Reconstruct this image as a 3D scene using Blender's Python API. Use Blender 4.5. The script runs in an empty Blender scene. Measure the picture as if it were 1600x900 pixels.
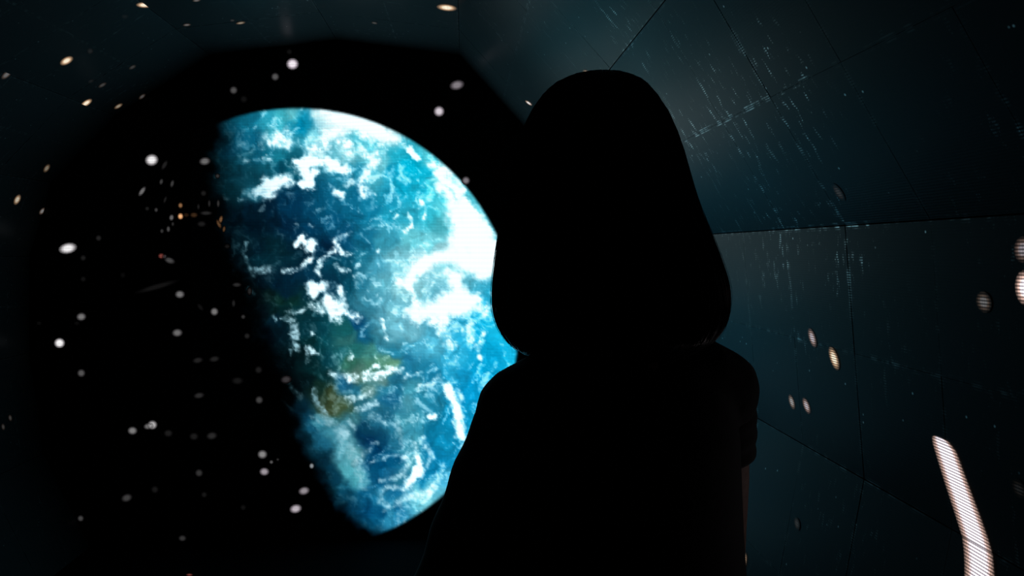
import bpy, bmesh, math, random
import numpy as np
from mathutils import Vector, Matrix

random.seed(7)
rng = np.random.default_rng(11)
sc = bpy.context.scene
C = sc.collection

# ------------------------------------------------------------------ camera
FPX = 1155.0
CAMZ = 1.42
VPX, VPY = 725.0, 391.0            # where the tunnel axis (+Y) meets the picture
DX, DY = (VPX - 800) / FPX, (450 - VPY) / FPX
PITCH = math.atan(DY)
YAW = math.atan(-DX / (math.cos(PITCH) + DY * math.sin(PITCH)))
cam_d = bpy.data.cameras.new('camera')
cam_d.sensor_width = 36.0
cam_d.lens = FPX * 36.0 / 1600.0
cam_d.clip_start = 0.05
cam = bpy.data.objects.new('camera', cam_d)
C.objects.link(cam)
cam.location = (0, 0, CAMZ)
cam.rotation_euler = (math.pi / 2 - PITCH, 0, -YAW)
sc.camera = cam

# ------------------------------------------------------------------ world, exposure (the screens are the only light in the room)
w = bpy.data.worlds.new('world')
sc.world = w
w.use_nodes = True
w.node_tree.nodes['Background'].inputs['Color'].default_value = (0.0, 0.0, 0.0, 1)
w.node_tree.nodes['Background'].inputs['Strength'].default_value = 0.0
vs = sc.view_settings
sc.display_settings.display_device = 'sRGB'
vs.view_transform = 'Standard'
vs.look = 'None'
vs.exposure = 0.0
vs.gamma = 1.0
vs.use_curve_mapping = False
sc.cycles.max_bounces = 6
sc.cycles.sample_clamp_indirect = 4.0

EARTH_GAIN = 1.08         # brightness of the planet picture on the screen
END_Y = 3.6               # the end screen

# ------------------------------------------------------------------ pixel -> ray helpers (used to measure places on the real surfaces)
RM = cam.rotation_euler.to_matrix()
RMn = np.array(RM)
CAMP = np.array((0.0, 0.0, CAMZ))


def rays(px, py):
    px = np.asarray(px, float); py = np.asarray(py, float)
    d = np.stack([(px - 800) / FPX, (450 - py) / FPX, -np.ones_like(px)], -1)
    return d @ RMn.T


def on_y(px, py, Y):
    d = rays(px, py)
    t = Y / d[..., 1]
    return CAMP + d * t[..., None]


def on_plane(px, py, p0, n):
    d = rays(px, py)
    t = ((p0 - CAMP) @ n) / (d @ n)
    return CAMP + d * t[..., None], t


# ------------------------------------------------------------------ object helpers
def lin(c):
    c = np.asarray(c, float) / 255.0
    return np.where(c <= 0.04045, c / 12.92, ((c + 0.055) / 1.055) ** 2.4)


def link(name, me, mat=None, parent=None, smooth=False):
    o = bpy.data.objects.new(name, me)
    C.objects.link(o)
    if mat is not None:
        me.materials.clear()
        me.materials.append(mat)
    if parent is not None:
        o.parent = parent
    if smooth:
        me.polygons.foreach_set('use_smooth', [True] * len(me.polygons))
    return o


def mesh_py(name, v, f):
    me = bpy.data.meshes.new(name)
    me.from_pydata([tuple(map(float, p)) for p in v], [], f)
    me.update()
    return me


def from_bm(name, bm):
    me = bpy.data.meshes.new(name)
    bm.to_mesh(me)
    bm.free()
    return me


def tag(o, label=None, cat=None, group=None, kind=None):
    if label: o['label'] = label
    if cat: o['category'] = cat
    if group: o['group'] = group
    if kind: o['kind'] = kind


# ------------------------------------------------------------------ materials
def newmat(name):
    m = bpy.data.materials.new(name)
    m.use_nodes = True
    nt = m.node_tree
    b = nt.nodes['Principled BSDF']
    return m, nt, b


def N(nt, typ, **kw):
    n = nt.nodes.new(typ)
    for k, v in kw.items():
        if k.startswith('i_'):
            n.inputs[int(k[2:])].default_value = v
        else:
            setattr(n, k, v)
    return n


def math_n(nt, op, a, b=None, c=None, clamp=False):
    n = nt.nodes.new('ShaderNodeMath')
    n.operation = op
    n.use_clamp = clamp
    for i, x in enumerate((a, b, c)):
        if x is None: continue
        if isinstance(x, (int, float)):
            n.inputs[i].default_value = x
        else:
            nt.links.new(x, n.inputs[i])
    return n.outputs[0]


def smooth(nt, x, lo, hi):
    n = nt.nodes.new('ShaderNodeMapRange')
    n.interpolation_type = 'SMOOTHSTEP'
    nt.links.new(x, n.inputs['Value'])
    n.inputs['From Min'].default_value = lo
    n.inputs['From Max'].default_value = hi
    return n.outputs['Result']


def comb_wave(nt, x, pitch):
    """0..1 cosine of a coordinate in metres: the rows of light emitting diodes"""
    a = math_n(nt, 'MULTIPLY', x, 2 * math.pi / pitch)
    return math_n(nt, 'MULTIPLY_ADD', math_n(nt, 'COSINE', a), 0.5, 0.5)


# the black face of the diode panels: colour, roughness, specular level
P_BASE, P_ROUGH, P_SPEC = (0.070, 0.090, 0.096, 1), 0.28, 0.045


# planet picture: colours carried by the mesh, broken up by the diode grid of the screen
def planet_material():
    m, nt, b = newmat('planet_picture')
    b.inputs['Base Color'].default_value = (0.004, 0.004, 0.005, 1)
    b.inputs['Roughness'].default_value = 0.55
    at = N(nt, 'ShaderNodeAttribute', attribute_name='picture')
    uv = N(nt, 'ShaderNodeUVMap', uv_map='metres')
    sp = N(nt, 'ShaderNodeSeparateXYZ')
    nt.links.new(uv.outputs[0], sp.inputs[0])
    wx = comb_wave(nt, sp.outputs[0], 0.0073)
    wy = comb_wave(nt, sp.outputs[1], 0.0071)
    g = math_n(nt, 'ADD', math_n(nt, 'MULTIPLY', wx, 0.28), math_n(nt, 'MULTIPLY', wy, 0.80))
    g = math_n(nt, 'ADD', g, 0.46)
    g = math_n(nt, 'MULTIPLY', g, EARTH_GAIN)
    nt.links.new(at.outputs['Color'], b.inputs['Emission Color'])
    nt.links.new(g, b.inputs['Emission Strength'])
    return m


# stars: small pictures of light, cut into diode rows
def star_material(name, pitch, lo):
    m, nt, b = newmat(name)
    wall = 'panel' in name
    b.inputs['Base Color'].default_value = P_BASE if wall else (0.004, 0.0045, 0.005, 1)
    b.inputs['Roughness'].default_value = (P_ROUGH + 0.04) if wall else 0.6
    b.inputs['Specular IOR Level'].default_value = P_SPEC if wall else 0.15
    at = N(nt, 'ShaderNodeAttribute', attribute_name='picture')
    uv = N(nt, 'ShaderNodeUVMap', uv_map='metres')
    sp = N(nt, 'ShaderNodeSeparateXYZ')
    nt.links.new(uv.outputs[0], sp.inputs[0])
    wx = comb_wave(nt, sp.outputs[0], pitch)
    wy = comb_wave(nt, sp.outputs[1], pitch)
    wx = smooth(nt, wx, 0.15, 0.85)
    g = math_n(nt, 'MULTIPLY', math_n(nt, 'MULTIPLY_ADD', wx, 1 - lo, lo),
               math_n(nt, 'MULTIPLY_ADD', wy, 0.25, 0.75))
    g = math_n(nt, 'MULTIPLY', g, 1.5)
    nt.links.new(at.outputs['Color'], b.inputs['Emission Color'])
    nt.links.new(g, b.inputs['Emission Strength'])
    return m


WORN = [(0.54, 1.69, 1.68, 0.15, 1.0), (0.53, 1.42, 1.68, 0.20, 1.0), (0.54, 1.24, 1.68, 0.16, 0.9), (0.44, 1.48, 1.83, 0.12, 0.7),
        (0.67, 1.50, 1.46, 0.18, 0.9), (0.67, 1.28, 1.44, 0.16, 0.8), (0.68, 1.62, 1.38, 0.15, 0.6), (0.38, 1.73, 1.92, 0.14, 0.6),
        (0.69, 1.47, 1.28, 0.13, 0.4)]


def panel_material():
    m, nt, b = newmat('diode_panel_black')
    geo = N(nt, 'ShaderNodeNewGeometry')
    uv = N(nt, 'ShaderNodeUVMap', uv_map='metres')
    sp = N(nt, 'ShaderNodeSeparateXYZ')
    nt.links.new(uv.outputs[0], sp.inputs[0])
    rows = comb_wave(nt, sp.outputs[0], 0.0045)
    # scuffs: marks long across the tunnel, gathered in patches
    cmb = N(nt, 'ShaderNodeCombineXYZ')
    nt.links.new(math_n(nt, 'MULTIPLY', sp.outputs[0], 22.0), cmb.inputs[0])
    nt.links.new(math_n(nt, 'MULTIPLY', sp.outputs[1], 60.0), cmb.inputs[1])
    oi = N(nt, 'ShaderNodeObjectInfo')
    nt.links.new(math_n(nt, 'MULTIPLY', oi.outputs['Random'], 37.0), cmb.inputs[2])
    sn = N(nt, 'ShaderNodeTexNoise')
    sn.inputs['Scale'].default_value = 1.0
    sn.inputs['Detail'].default_value = 4.0
    sn.inputs['Roughness'].default_value = 0.7
    nt.links.new(cmb.outputs[0], sn.inputs['Vector'])
    patch = N(nt, 'ShaderNodeTexNoise')
    patch.inputs['Scale'].default_value = 3.2
    patch.inputs['Detail'].default_value = 2.0
    nt.links.new(geo.outputs['Position'], patch.inputs['Vector'])
    pm = math_n(nt, 'MULTIPLY', smooth(nt, patch.outputs['Fac'], 0.45, 0.65), 0.22)
    # places where the modules have been knocked and scraped
    for (wx_, wy_, wz_, wr_, ws_) in WORN:
        dn = N(nt, 'ShaderNodeVectorMath', operation='DISTANCE')
        nt.links.new(geo.outputs['Position'], dn.inputs[0])
        dn.inputs[1].default_value = (wx_, wy_, wz_)
        dd = math_n(nt, 'MULTIPLY_ADD', patch.outputs['Fac'], 0.16, dn.outputs['Value'])
        f_ = math_n(nt, 'SUBTRACT', 1.0, smooth(nt, dd, 0.08 + wr_ * 0.25, 0.08 + wr_))
        pm = math_n(nt, 'MAXIMUM', pm, math_n(nt, 'MULTIPLY', f_, ws_))
    sm = smooth(nt, sn.outputs['Fac'], 0.585, 0.71)
    scuff = math_n(nt, 'MULTIPLY', sm, pm)
    # worn rims of the modules
    ed = N(nt, 'ShaderNodeAttribute', attribute_name='rim')
    ns2 = N(nt, 'ShaderNodeTexNoise')
    ns2.inputs['Scale'].default_value = 46.0
    ns2.inputs['Detail'].default_value = 3.0
    nt.links.new(geo.outputs['Position'], ns2.inputs['Vector'])
    rim = math_n(nt, 'MULTIPLY', ed.outputs['Fac'], smooth(nt, ns2.outputs['Fac'], 0.46, 0.66))
    rim = math_n(nt, 'MULTIPLY', rim, math_n(nt, 'MULTIPLY_ADD', pm, 0.9, 0.1))
    # bright specks
    vo = N(nt, 'ShaderNodeTexVoronoi')
    vo.inputs['Scale'].default_value = 34.0
    nt.links.new(geo.outputs['Position'], vo.inputs['Vector'])
    spk = math_n(nt, 'SUBTRACT', 1.0, smooth(nt, vo.outputs['Distance'], 0.03, 0.10))
    sel = N(nt, 'ShaderNodeSeparateXYZ')
    nt.links.new(vo.outputs['Color'], sel.inputs[0])
    spk = math_n(nt, 'MULTIPLY', spk, math_n(nt, 'GREATER_THAN', sel.outputs[0], 0.72))
    mark = math_n(nt, 'MULTIPLY', math_n(nt, 'ADD', scuff, rim, None, True), smooth(nt, rows, 0.25, 0.8))
    mark = math_n(nt, 'MULTIPLY', mark, 1.6, None, True)
    mark = math_n(nt, 'ADD', mark, math_n(nt, 'MULTIPLY', spk, 0.9), None, True)
    base = N(nt, 'ShaderNodeMix', data_type='RGBA')
    nt.links.new(mark, base.inputs['Factor'])
    base.inputs[6].default_value = P_BASE
    base.inputs[7].default_value = (0.95, 0.96, 0.95, 1)
    nt.links.new(mark, b.inputs['Metallic'])
    nt.links.new(base.outputs[2], b.inputs['Base Color'])
    ro = math_n(nt, 'MULTIPLY_ADD', patch.outputs['Fac'], 0.08, P_ROUGH)
    ro = math_n(nt, 'MULTIPLY_ADD', mark, 0.15, ro)
    nt.links.new(ro, b.inputs['Roughness'])
    b.inputs['Specular IOR Level'].default_value = P_SPEC
    # relief of the diode rows
    bp = N(nt, 'ShaderNodeBump')
    bp.inputs['Strength'].default_value = 0.10
    bp.inputs['Distance'].default_value = 0.0006
    nt.links.new(rows, bp.inputs['Height'])
    nt.links.new(bp.outputs[0], b.inputs['Normal'])
    return m


def plain(name, col, rough, spec=0.3, noise=None, sheen=0.0):
    m, nt, b = newmat(name)
    b.inputs['Roughness'].default_value = rough
    b.inputs['Specular IOR Level'].default_value = spec
    if noise:
        n = N(nt, 'ShaderNodeTexNoise')
        n.inputs['Scale'].default_value = noise
        n.inputs['Detail'].default_value = 4
        tc = N(nt, 'ShaderNodeTexCoord')
        nt.links.new(tc.outputs['Object'], n.inputs['Vector'])
        mx = N(nt, 'ShaderNodeMix', data_type='RGBA')
        nt.links.new(n.outputs['Fac'], mx.inputs['Factor'])
        mx.inputs[6].default_value = tuple(c * 0.6 for c in col) + (1,)
        mx.inputs[7].default_value = tuple(c * 1.4 for c in col) + (1,)
        nt.links.new(mx.outputs[2], b.inputs['Base Color'])
        bp = N(nt, 'ShaderNodeBump')
        bp.inputs['Strength'].default_value = 0.2
        bp.inputs['Distance'].default_value = 0.001
        nt.links.new(n.outputs['Fac'], bp.inputs['Height'])
        nt.links.new(bp.outputs[0], b.inputs['Normal'])
    else:
        b.inputs['Base Color'].default_value = tuple(col) + (1,)
    if sheen:
        b.inputs['Sheen Weight'].default_value = sheen
    return m


M_PLANET = planet_material()
M_STAR_END = star_material('star_on_end_screen', 0.0073, 0.45)
M_STAR_WALL = star_material('star_on_panel', 0.0045, 0.22)
M_PANEL = panel_material()
M_SCREEN = plain('screen_black', (0.004, 0.0045, 0.005), 0.6, 0.15)
M_BACKING = plain('backing_black', (0.004, 0.004, 0.004), 0.8, 0.1)
M_FLOOR = plain('black_carpet', (0.006, 0.006, 0.007), 0.95, 0.05, 220.0)
M_SKIN = plain('skin', (0.42, 0.25, 0.18), 0.55, 0.35, 90.0)
M_SHIRT = plain('black_cotton', (0.016, 0.016, 0.018), 0.85, 0.2, 260.0, 0.25)
M_TROUSERS = plain('dark_denim', (0.012, 0.014, 0.020), 0.85, 0.15, 300.0)
M_SHOE = plain('black_canvas', (0.012, 0.012, 0.012), 0.8, 0.2, 200.0)
M_EYE = plain('eye_white', (0.7, 0.7, 0.68), 0.2, 0.5)
M_IRIS = plain('eye_dark', (0.02, 0.012, 0.008), 0.15, 0.5)


def hair_material():
    m, nt, b = newmat('black_hair')
    tc = N(nt, 'ShaderNodeTexCoord')
    mp = N(nt, 'ShaderNodeMapping')
    mp.inputs['Scale'].default_value = (160, 160, 8)
    nt.links.new(tc.outputs['Object'], mp.inputs[0])
    n = N(nt, 'ShaderNodeTexNoise')
    n.inputs['Scale'].default_value = 1.0
    n.inputs['Detail'].default_value = 3
    nt.links.new(mp.outputs[0], n.inputs['Vector'])
    mx = N(nt, 'ShaderNodeMix', data_type='RGBA')
    nt.links.new(n.outputs['Fac'], mx.inputs['Factor'])
    mx.inputs[6].default_value = (0.003, 0.0025, 0.002, 1)
    mx.inputs[7].default_value = (0.014, 0.011, 0.009, 1)
    nt.links.new(mx.outputs[2], b.inputs['Base Color'])
    b.inputs['Roughness'].default_value = 0.32
    b.inputs['Specular IOR Level'].default_value = 0.5
    bp = N(nt, 'ShaderNodeBump')
    bp.inputs['Strength'].default_value = 0.4
    bp.inputs['Distance'].default_value = 0.002
    nt.links.new(n.outputs['Fac'], bp.inputs['Height'])
    nt.links.new(bp.outputs[0], b.inputs['Normal'])
    return m


M_HAIR = hair_material()

# ------------------------------------------------------------------ the tunnel: a many-sided tube of diode panels
# corners of its cross-section, measured where the tube meets the end screen
RING = [('E', 533, 72), ('D', 719, 92), ('A', 851, 235), ('B', 940, 377), ('C', 955, 523), ('F', 925, 702),
        ('G', 853, 846.5), ('H', 150, 846.5), ('I', 85, 700), ('J', 70, 545), ('K', 75, 400), ('L', 110, 290),
        ('M', 205, 190), ('N', 345, 98)]
SC = END_Y / FPX
ring = [np.array(((px - VPX) * SC, 0.0, CAMZ - (py - VPY) * SC)) for _, px, py in RING]
for p in ring:
    if abs(p[2]) < 0.003: p[2] = 0.0
NAMES = ['ceiling', 'ceiling_right', 'wall_right_upper', 'wall_right_middle', 'wall_right_lower', 'wall_right_base',
         'floor', 'wall_left_base', 'wall_left_lower', 'wall_left_middle', 'wall_left_center', 'wall_left_upper',
         'wall_left_top', 'ceiling_left']
Y0 = 0.067
PITCH_Y = 0.24
centre = np.mean(ring, axis=0)
GAP_BIG, GAP_SMALL = 0.0022, 0.0002
rows_y = [Y0 + PITCH_Y * k for k in range(15)] + [END_Y - 0.004]
if rows_y[-1] - rows_y[-2] < 0.1: rows_y.pop(-2)


def panel_mesh(wd, ln):
    """one module: bevelled slab, front at z=0, with its rim marked"""
    bv, th = 0.0003, 0.012
    x, y = wd / 2, ln / 2
    rings = []
    ins = 0.007
    v = []
    for (a, z) in ((ins + bv, 0.0), (bv, 0.0), (0.0, -bv), (0.0, -th)):
        v += [(-x + a, -y + a, z), (x - a, -y + a, z), (x - a, y - a, z), (-x + a, y - a, z)]
    f = [(0, 1, 2, 3)]
    for k in range(3):
        for i in range(4):
            j = (i + 1) % 4
            f.append((k * 4 + i, (k + 1) * 4 + i, (k + 1) * 4 + j, k * 4 + j))
    me = mesh_py('led_panel', v, f)
    at = me.attributes.new('rim', 'FLOAT', 'POINT')
    at.data.foreach_set('value', [0.0] * 4 + [1.0] * 8 + [0.0] * 4)
    uvl = me.uv_layers.new(name='metres')
    for lp in me.loops:
        co = me.vertices[lp.vertex_index].co
        uvl.data[lp.index].uv = (co.x, co.y)
    me.materials.append(M_PANEL)
    return me


facets = []
for i, nm in enumerate(NAMES):
    a, b_ = ring[i], ring[(i + 1) % len(ring)]
    t = (b_ - a); L = np.linalg.norm(t); t = t / L
    n = np.cross(t, np.array((0, 1.0, 0)))
    if n @ (centre - a) < 0: n = -n
    facets.append(dict(name=nm, a=a, b=b_, t=t, n=n, L=L))
    if nm == 'floor':
        vv = []
        for z in (0.0, -0.05):
            vv += [(a[0], Y0 - 0.6, z), (b_[0], Y0 - 0.6, z), (b_[0], END_Y, z), (a[0], END_Y, z)]
        fo = link('floor', mesh_py('floor', vv, [(0, 1, 2, 3), (4, 7, 6, 5), (0, 4, 5, 1), (1, 5, 6, 2), (2, 6, 7, 3), (3, 7, 4, 0)]), M_FLOOR)
        bm = bmesh.new(); bm.from_mesh(fo.data); bmesh.ops.recalc_face_normals(bm, faces=bm.faces); bm.to_mesh(fo.data); bm.free()
        tag(fo, 'flat black carpet floor of the tunnel', None, None, 'structure')
        facets[-1]['obj'] = fo
        continue
    # backing plate behind the modules
    o1, o2 = a - n * 0.013, b_ - n * 0.013
    o3, o4 = a - n * 0.03, b_ - n * 0.03
    vv = []
    for yy in (Y0, END_Y):
        for p in (o1, o2, o4, o3):
            vv.append((p[0], yy, p[2]))
    bm = bmesh.new()
    bvs = [bm.verts.new(p) for p in vv]
    for f in [(0, 1, 2, 3), (7, 6, 5, 4), (0, 4, 5, 1), (1, 5, 6, 2), (2, 6, 7, 3), (3, 7, 4, 0)]:
        bm.faces.new([bvs[q] for q in f])
    bmesh.ops.recalc_face_normals(bm, faces=bm.faces)
    wo = link(nm, from_bm(nm, bm), M_BACKING)
    tag(wo, None, None, None, 'structure')
    facets[-1]['obj'] = wo
    cols = 2
    seam = 0.5
    meshes = {}
    for r in range(len(rows_y) - 1):
        y0, y1 = rows_y[r], rows_y[r + 1]
        g0 = GAP_BIG if (r % 4 == 1) else GAP_SMALL      # wider joint between cabinets
        g1 = GAP_BIG if ((r + 1) % 4 == 1) else GAP_SMALL
        y0 += g0 / 2; y1 -= g1 / 2
        for c in range(cols):
            u0 = L * c * seam + (0.0010 if c == 0 else 0.0001)
            u1 = L * (seam if c == 0 else 1.0) - (0.0001 if c == 0 else 0.0010)
            wd, ln = u1 - u0, y1 - y0
            key = (round(wd, 4), round(ln, 4))
            if key not in meshes: meshes[key] = panel_mesh(wd, ln)
            po = bpy.data.objects.new('led_panel', meshes[key])
            C.objects.link(po)
            po.parent = wo
            p = a + t * (u0 + u1) / 2 + np.array((0, (y0 + y1) / 2, 0))
            # local x along the facet, y along the tunnel, z inwards
            xa = Vector(t); ya = Vector((0, 1, 0)); za = Vector(n)
            if xa.cross(ya).dot(za) < 0: xa = -xa
            mtx = Matrix((xa, ya, za)).transposed()
            tilt = Matrix.Rotation(random.gauss(0, 0.0012), 3, 'X') @ Matrix.Rotation(random.gauss(0, 0.0012), 3, 'Y')
            po.matrix_local = Matrix.Translation(Vector(p) + za * random.uniform(-0.0006, 0.0)) @ (mtx @ tilt).to_4x4()

# ------------------------------------------------------------------ end screen
bm = bmesh.new()
fr = [bm.verts.new((p[0], END_Y, p[2])) for p in ring]
bk = [bm.verts.new((p[0], END_Y + 0.08, p[2])) for p in ring]
bm.faces.new(fr); bm.faces.new(bk[::-1])
for i in range(len(ring)):
    j = (i + 1) % len(ring)
    bm.faces.new((fr[i], fr[j], bk[j], bk[i]))
bmesh.ops.recalc_face_normals(bm, faces=bm.faces)
screen = link('video_screen', from_bm('video_screen', bm), M_SCREEN)
tag(screen, 'large black LED screen at the tunnel end showing a blue planet and stars', 'screen')


# ---- numeric noise
def vnoise(x, y, seed):
    r = np.random.default_rng(seed)
    tab = r.random((256, 256))
    xi = np.floor(x).astype(int); yi = np.floor(y).astype(int)
    xf = x - xi; yf = y - yi
    u = xf * xf * (3 - 2 * xf); v = yf * yf * (3 - 2 * yf)
    a = tab[xi % 256, yi % 256]; b = tab[(xi + 1) % 256, yi % 256]
    c = tab[xi % 256, (yi + 1) % 256]; d = tab[(xi + 1) % 256, (yi + 1) % 256]
    return (a * (1 - u) + b * u) * (1 - v) + (c * (1 - u) + d * u) * v


def fbm(x, y, seed, octv=4, gain=0.55):
    s = 0; a = 1; tot = 0
    for k in range(octv):
        s = s + a * vnoise(x * 2 ** k + 17.3 * k, y * 2 ** k + 5.1 * k, seed + k)
        tot += a; a *= gain
    return s / tot


def sstep(x, lo, hi):
    t = np.clip((x - lo) / (hi - lo), 0, 1)
    return t * t * (3 - 2 * t)


# ---- the planet picture
ECX, ECY, ER = 464.0, 514.5, 345.0
STEP = 2.0
gx = np.arange(300, 824 + STEP, STEP)
gy = np.arange(160, 868 + STEP, STEP)
PX, PY = np.meshgrid(gx, gy)
# colours of the seas and lands (x, y, r, g, b as displayed)
PTS = """
345 225 6 60 78;330 250 4 34 42;335 285 5 30 38;340 320 2 12 18;385 190 14 110 138;400 215 8 95 125;375 215 8 88 116;405 230 6 85 112;370 250 8 66 84
420 190 40 160 185;440 185 60 178 195;455 180 100 200 212;470 190 0 128 165;465 200 0 130 168;480 185 10 140 175;450 205 40 150 175;500 178 185 228 236;490 215 110 195 210;520 190 190 230 238
425 240 14 110 135;440 250 20 118 140;400 250 10 84 108;430 215 60 160 178;395 275 8 62 78;370 275 6 50 64;360 300 4 40 50;400 300 30 100 120;445 265 4 70 92;455 262 6 80 100
385 240 12 80 100;410 262 14 90 110;350 262 5 44 56;360 232 6 62 84
560 180 235 245 250;600 205 190 235 242;560 215 80 190 208;545 240 120 205 218;590 230 70 190 210;580 250 110 205 218;600 260 110 205 220;560 270 30 140 170;540 285 20 120 150;580 280 70 175 195;560 300 10 105 140
620 245 30 180 208;640 260 0 172 205;660 270 10 180 212;610 270 8 150 185;630 290 10 165 198;650 300 20 172 202;600 310 20 140 172;680 300 60 200 220;670 245 80 205 222;700 265 120 215 228;690 285 110 215 228
520 310 8 92 125;500 320 4 78 110;480 330 3 62 92;460 320 2 52 82;440 310 2 45 72;420 325 2 30 50;395 330 2 24 38;370 335 2 18 28;400 350 1 18 30;430 345 2 24 40
450 350 2 34 58;480 355 2 54 84;520 345 4 78 112;550 335 8 98 132;580 330 12 120 155;610 335 24 150 180;640 340 40 172 200;670 340 50 190 212;690 335 90 208 222
540 370 5 74 108;570 370 14 105 138;600 370 55 158 184;640 370 105 208 222;670 375 110 205 218;690 390 150 215 225;500 375 2 52 80;465 365 2 42 68;510 380 2 36 62;505 395 3 40 62
380 380 3 26 36;400 385 2 24 36;420 385 3 34 44;440 395 3 32 42;460 385 2 30 44;475 400 2 28 44;370 410 3 20 28;360 440 2 10 14;410 405 4 40 52;430 410 5 42 54;450 410 4 40 54;420 425 3 24 36
440 440 2 26 42;410 440 2 18 28;460 430 3 42 64;480 430 4 50 74;450 455 3 32 50;520 410 5 66 88;540 405 6 72 96;560 400 24 112 138;530 425 4 60 82;550 440 6 72 94;570 440 34 116 142;515 440 4 48 70
590 410 64 154 180;620 410 125 202 217;650 410 150 210 222;600 440 98 184 203;630 450 145 215 226;580 460 58 140 164;600 470 85 165 186;575 480 48 128 152;610 490 112 192 210;590 490 80 158 180
400 460 3 16 20;420 460 6 26 26;440 465 9 40 36;460 470 8 44 42;430 485 5 30 32;450 490 5 36 40;410 490 3 16 22;395 510 2 10 15;430 505 5 34 48;420 525 2 12 20;440 520 3 24 34;470 490 6 48 56
480 510 4 46 56;500 515 5 58 70;485 540 3 36 40;500 545 5 56 64;510 530 8 70 80;470 560 3 22 26;450 570 2 12 16;490 570 3 32 36;515 560 6 60 72;505 590 5 42 46;480 595 3 20 24;460 600 3 14 18
540 510 20 96 100;555 505 6 70 110;545 530 40 100 100;570 525 14 92 126;560 545 30 104 104;580 550 60 135 130;600 540 50 132 156;540 555 22 92 100;550 570 50 112 96;580 575 70 130 110;600 565 80 140 118;615 570 90 145 118
540 600 20 90 124;560 610 30 108 134;580 610 70 120 116;600 610 36 118 146;560 585 80 120 108;595 590 90 140 140;620 590 30 110 140
505 620 36 54 38;520 620 52 66 40;515 635 50 64 40;530 635 56 76 50;545 640 44 78 66;500 605 16 44 38;560 630 34 96 110;580 640 36 112 138;600 650 24 96 124;550 655 60 126 138
640 520 110 190 210;620 520 112 192 212;650 545 70 170 200;620 550 34 128 158;640 560 30 120 156;680 540 80 185 215;700 560 50 172 210;720 550 40 170 210;740 550 14 165 212;760 540 6 172 220;780 520 20 185 228;795 560 20 182 226
770 560 4 165 215;750 580 2 158 208;725 590 16 155 205;700 585 30 158 200;660 580 26 122 155;680 590 24 128 166;640 580 24 116 150;690 610 30 135 170;720 620 6 140 190;735 610 4 150 202;725 650 8 150 198
640 610 60 150 172;620 610 26 112 144;610 625 16 92 128;640 630 70 150 170;660 625 34 128 156;680 630 24 120 152;670 650 18 118 152;650 655 50 140 164;630 660 60 145 165;610 670 30 110 138
480 650 12 70 96;490 670 16 84 112;470 640 6 40 56;500 660 44 120 140;520 655 40 100 110;535 670 66 138 156;520 680 60 138 158;540 690 80 156 172;500 690 24 96 124;530 710 80 156 172;550 710 90 164 176
545 730 80 170 184;560 745 76 170 184;570 755 60 150 170;480 690 6 44 60;500 710 8 56 76;510 725 5 42 60;520 745 6 56 78;535 755 22 96 122;500 745 4 30 42;515 770 5 44 58;540 775 8 72 100;530 790 6 58 82;550 800 6 72 106
565 680 4 54 86;575 690 2 44 78;590 700 0 52 90;570 670 8 64 92;600 690 6 66 100;585 720 4 70 108;600 730 0 72 112;615 715 2 76 114;590 745 6 82 122;580 760 8 88 126;570 775 8 90 128;590 780 20 110 148;575 800 2 70 110;595 800 2 74 114;585 815 4 84 122
610 740 20 100 140;625 745 40 130 160;615 690 30 110 140;630 700 60 145 168;640 720 70 160 180;625 670 44 128 152;600 775 40 130 165;620 770 14 104 146;640 770 50 146 178;620 760 24 112 150;605 790 30 125 162
650 690 60 150 172;670 690 6 112 152;690 690 10 138 182;700 660 8 138 182;680 670 10 124 164;680 710 6 130 178;700 720 10 138 186;690 740 30 150 190;665 750 10 128 172;675 735 6 122 168;655 770 120 205 220;680 765 90 188 212;700 745 70 172 208
630 790 60 155 186;650 785 100 192 212;610 805 40 136 172;600 815 40 138 176;590 822 24 110 150;620 800 16 105 148;670 775 120 205 220;700 770 90 185 212
320 400 0 1 2;320 520 0 1 2;370 480 1 4 7;370 560 0 1 2;420 640 1 3 5;430 590 1 4 7;450 690 1 5 7;460 660 2 12 18;480 740 1 8 12;460 750 0 2 3;500 780 2 12 18;530 815 1 8 12;510 800 0 4 6;310 300 0 1 2;440 620 2 8 12
"""
pts = np.array([[float(q) for q in s.split()] for s in PTS.replace('\n', ';').split(';') if s.strip()])
# warp the look-up a little so the patches get cloud-like edges
wx = (fbm(PX / 26, PY / 26, 3, 4) - 0.5) * 26
wy = (fbm(PX / 26 + 40, PY / 26 + 9, 8, 4) - 0.5) * 26
QX, QY = PX + wx, PY + wy
plin = lin(pts[:, 2:5])
num = np.zeros(PX.shape + (3,)); den = np.zeros(PX.shape)
pg = plin ** (1 / 2.2)
for (x, y, *_), c in zip(pts, pg):
    d2 = (QX - x) ** 2 + (QY - y) ** 2
    k = 1.0 / (d2 + 30.0) ** 2
    num += k[..., None] * c
    den += k
COL = (num / den[..., None])

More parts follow.
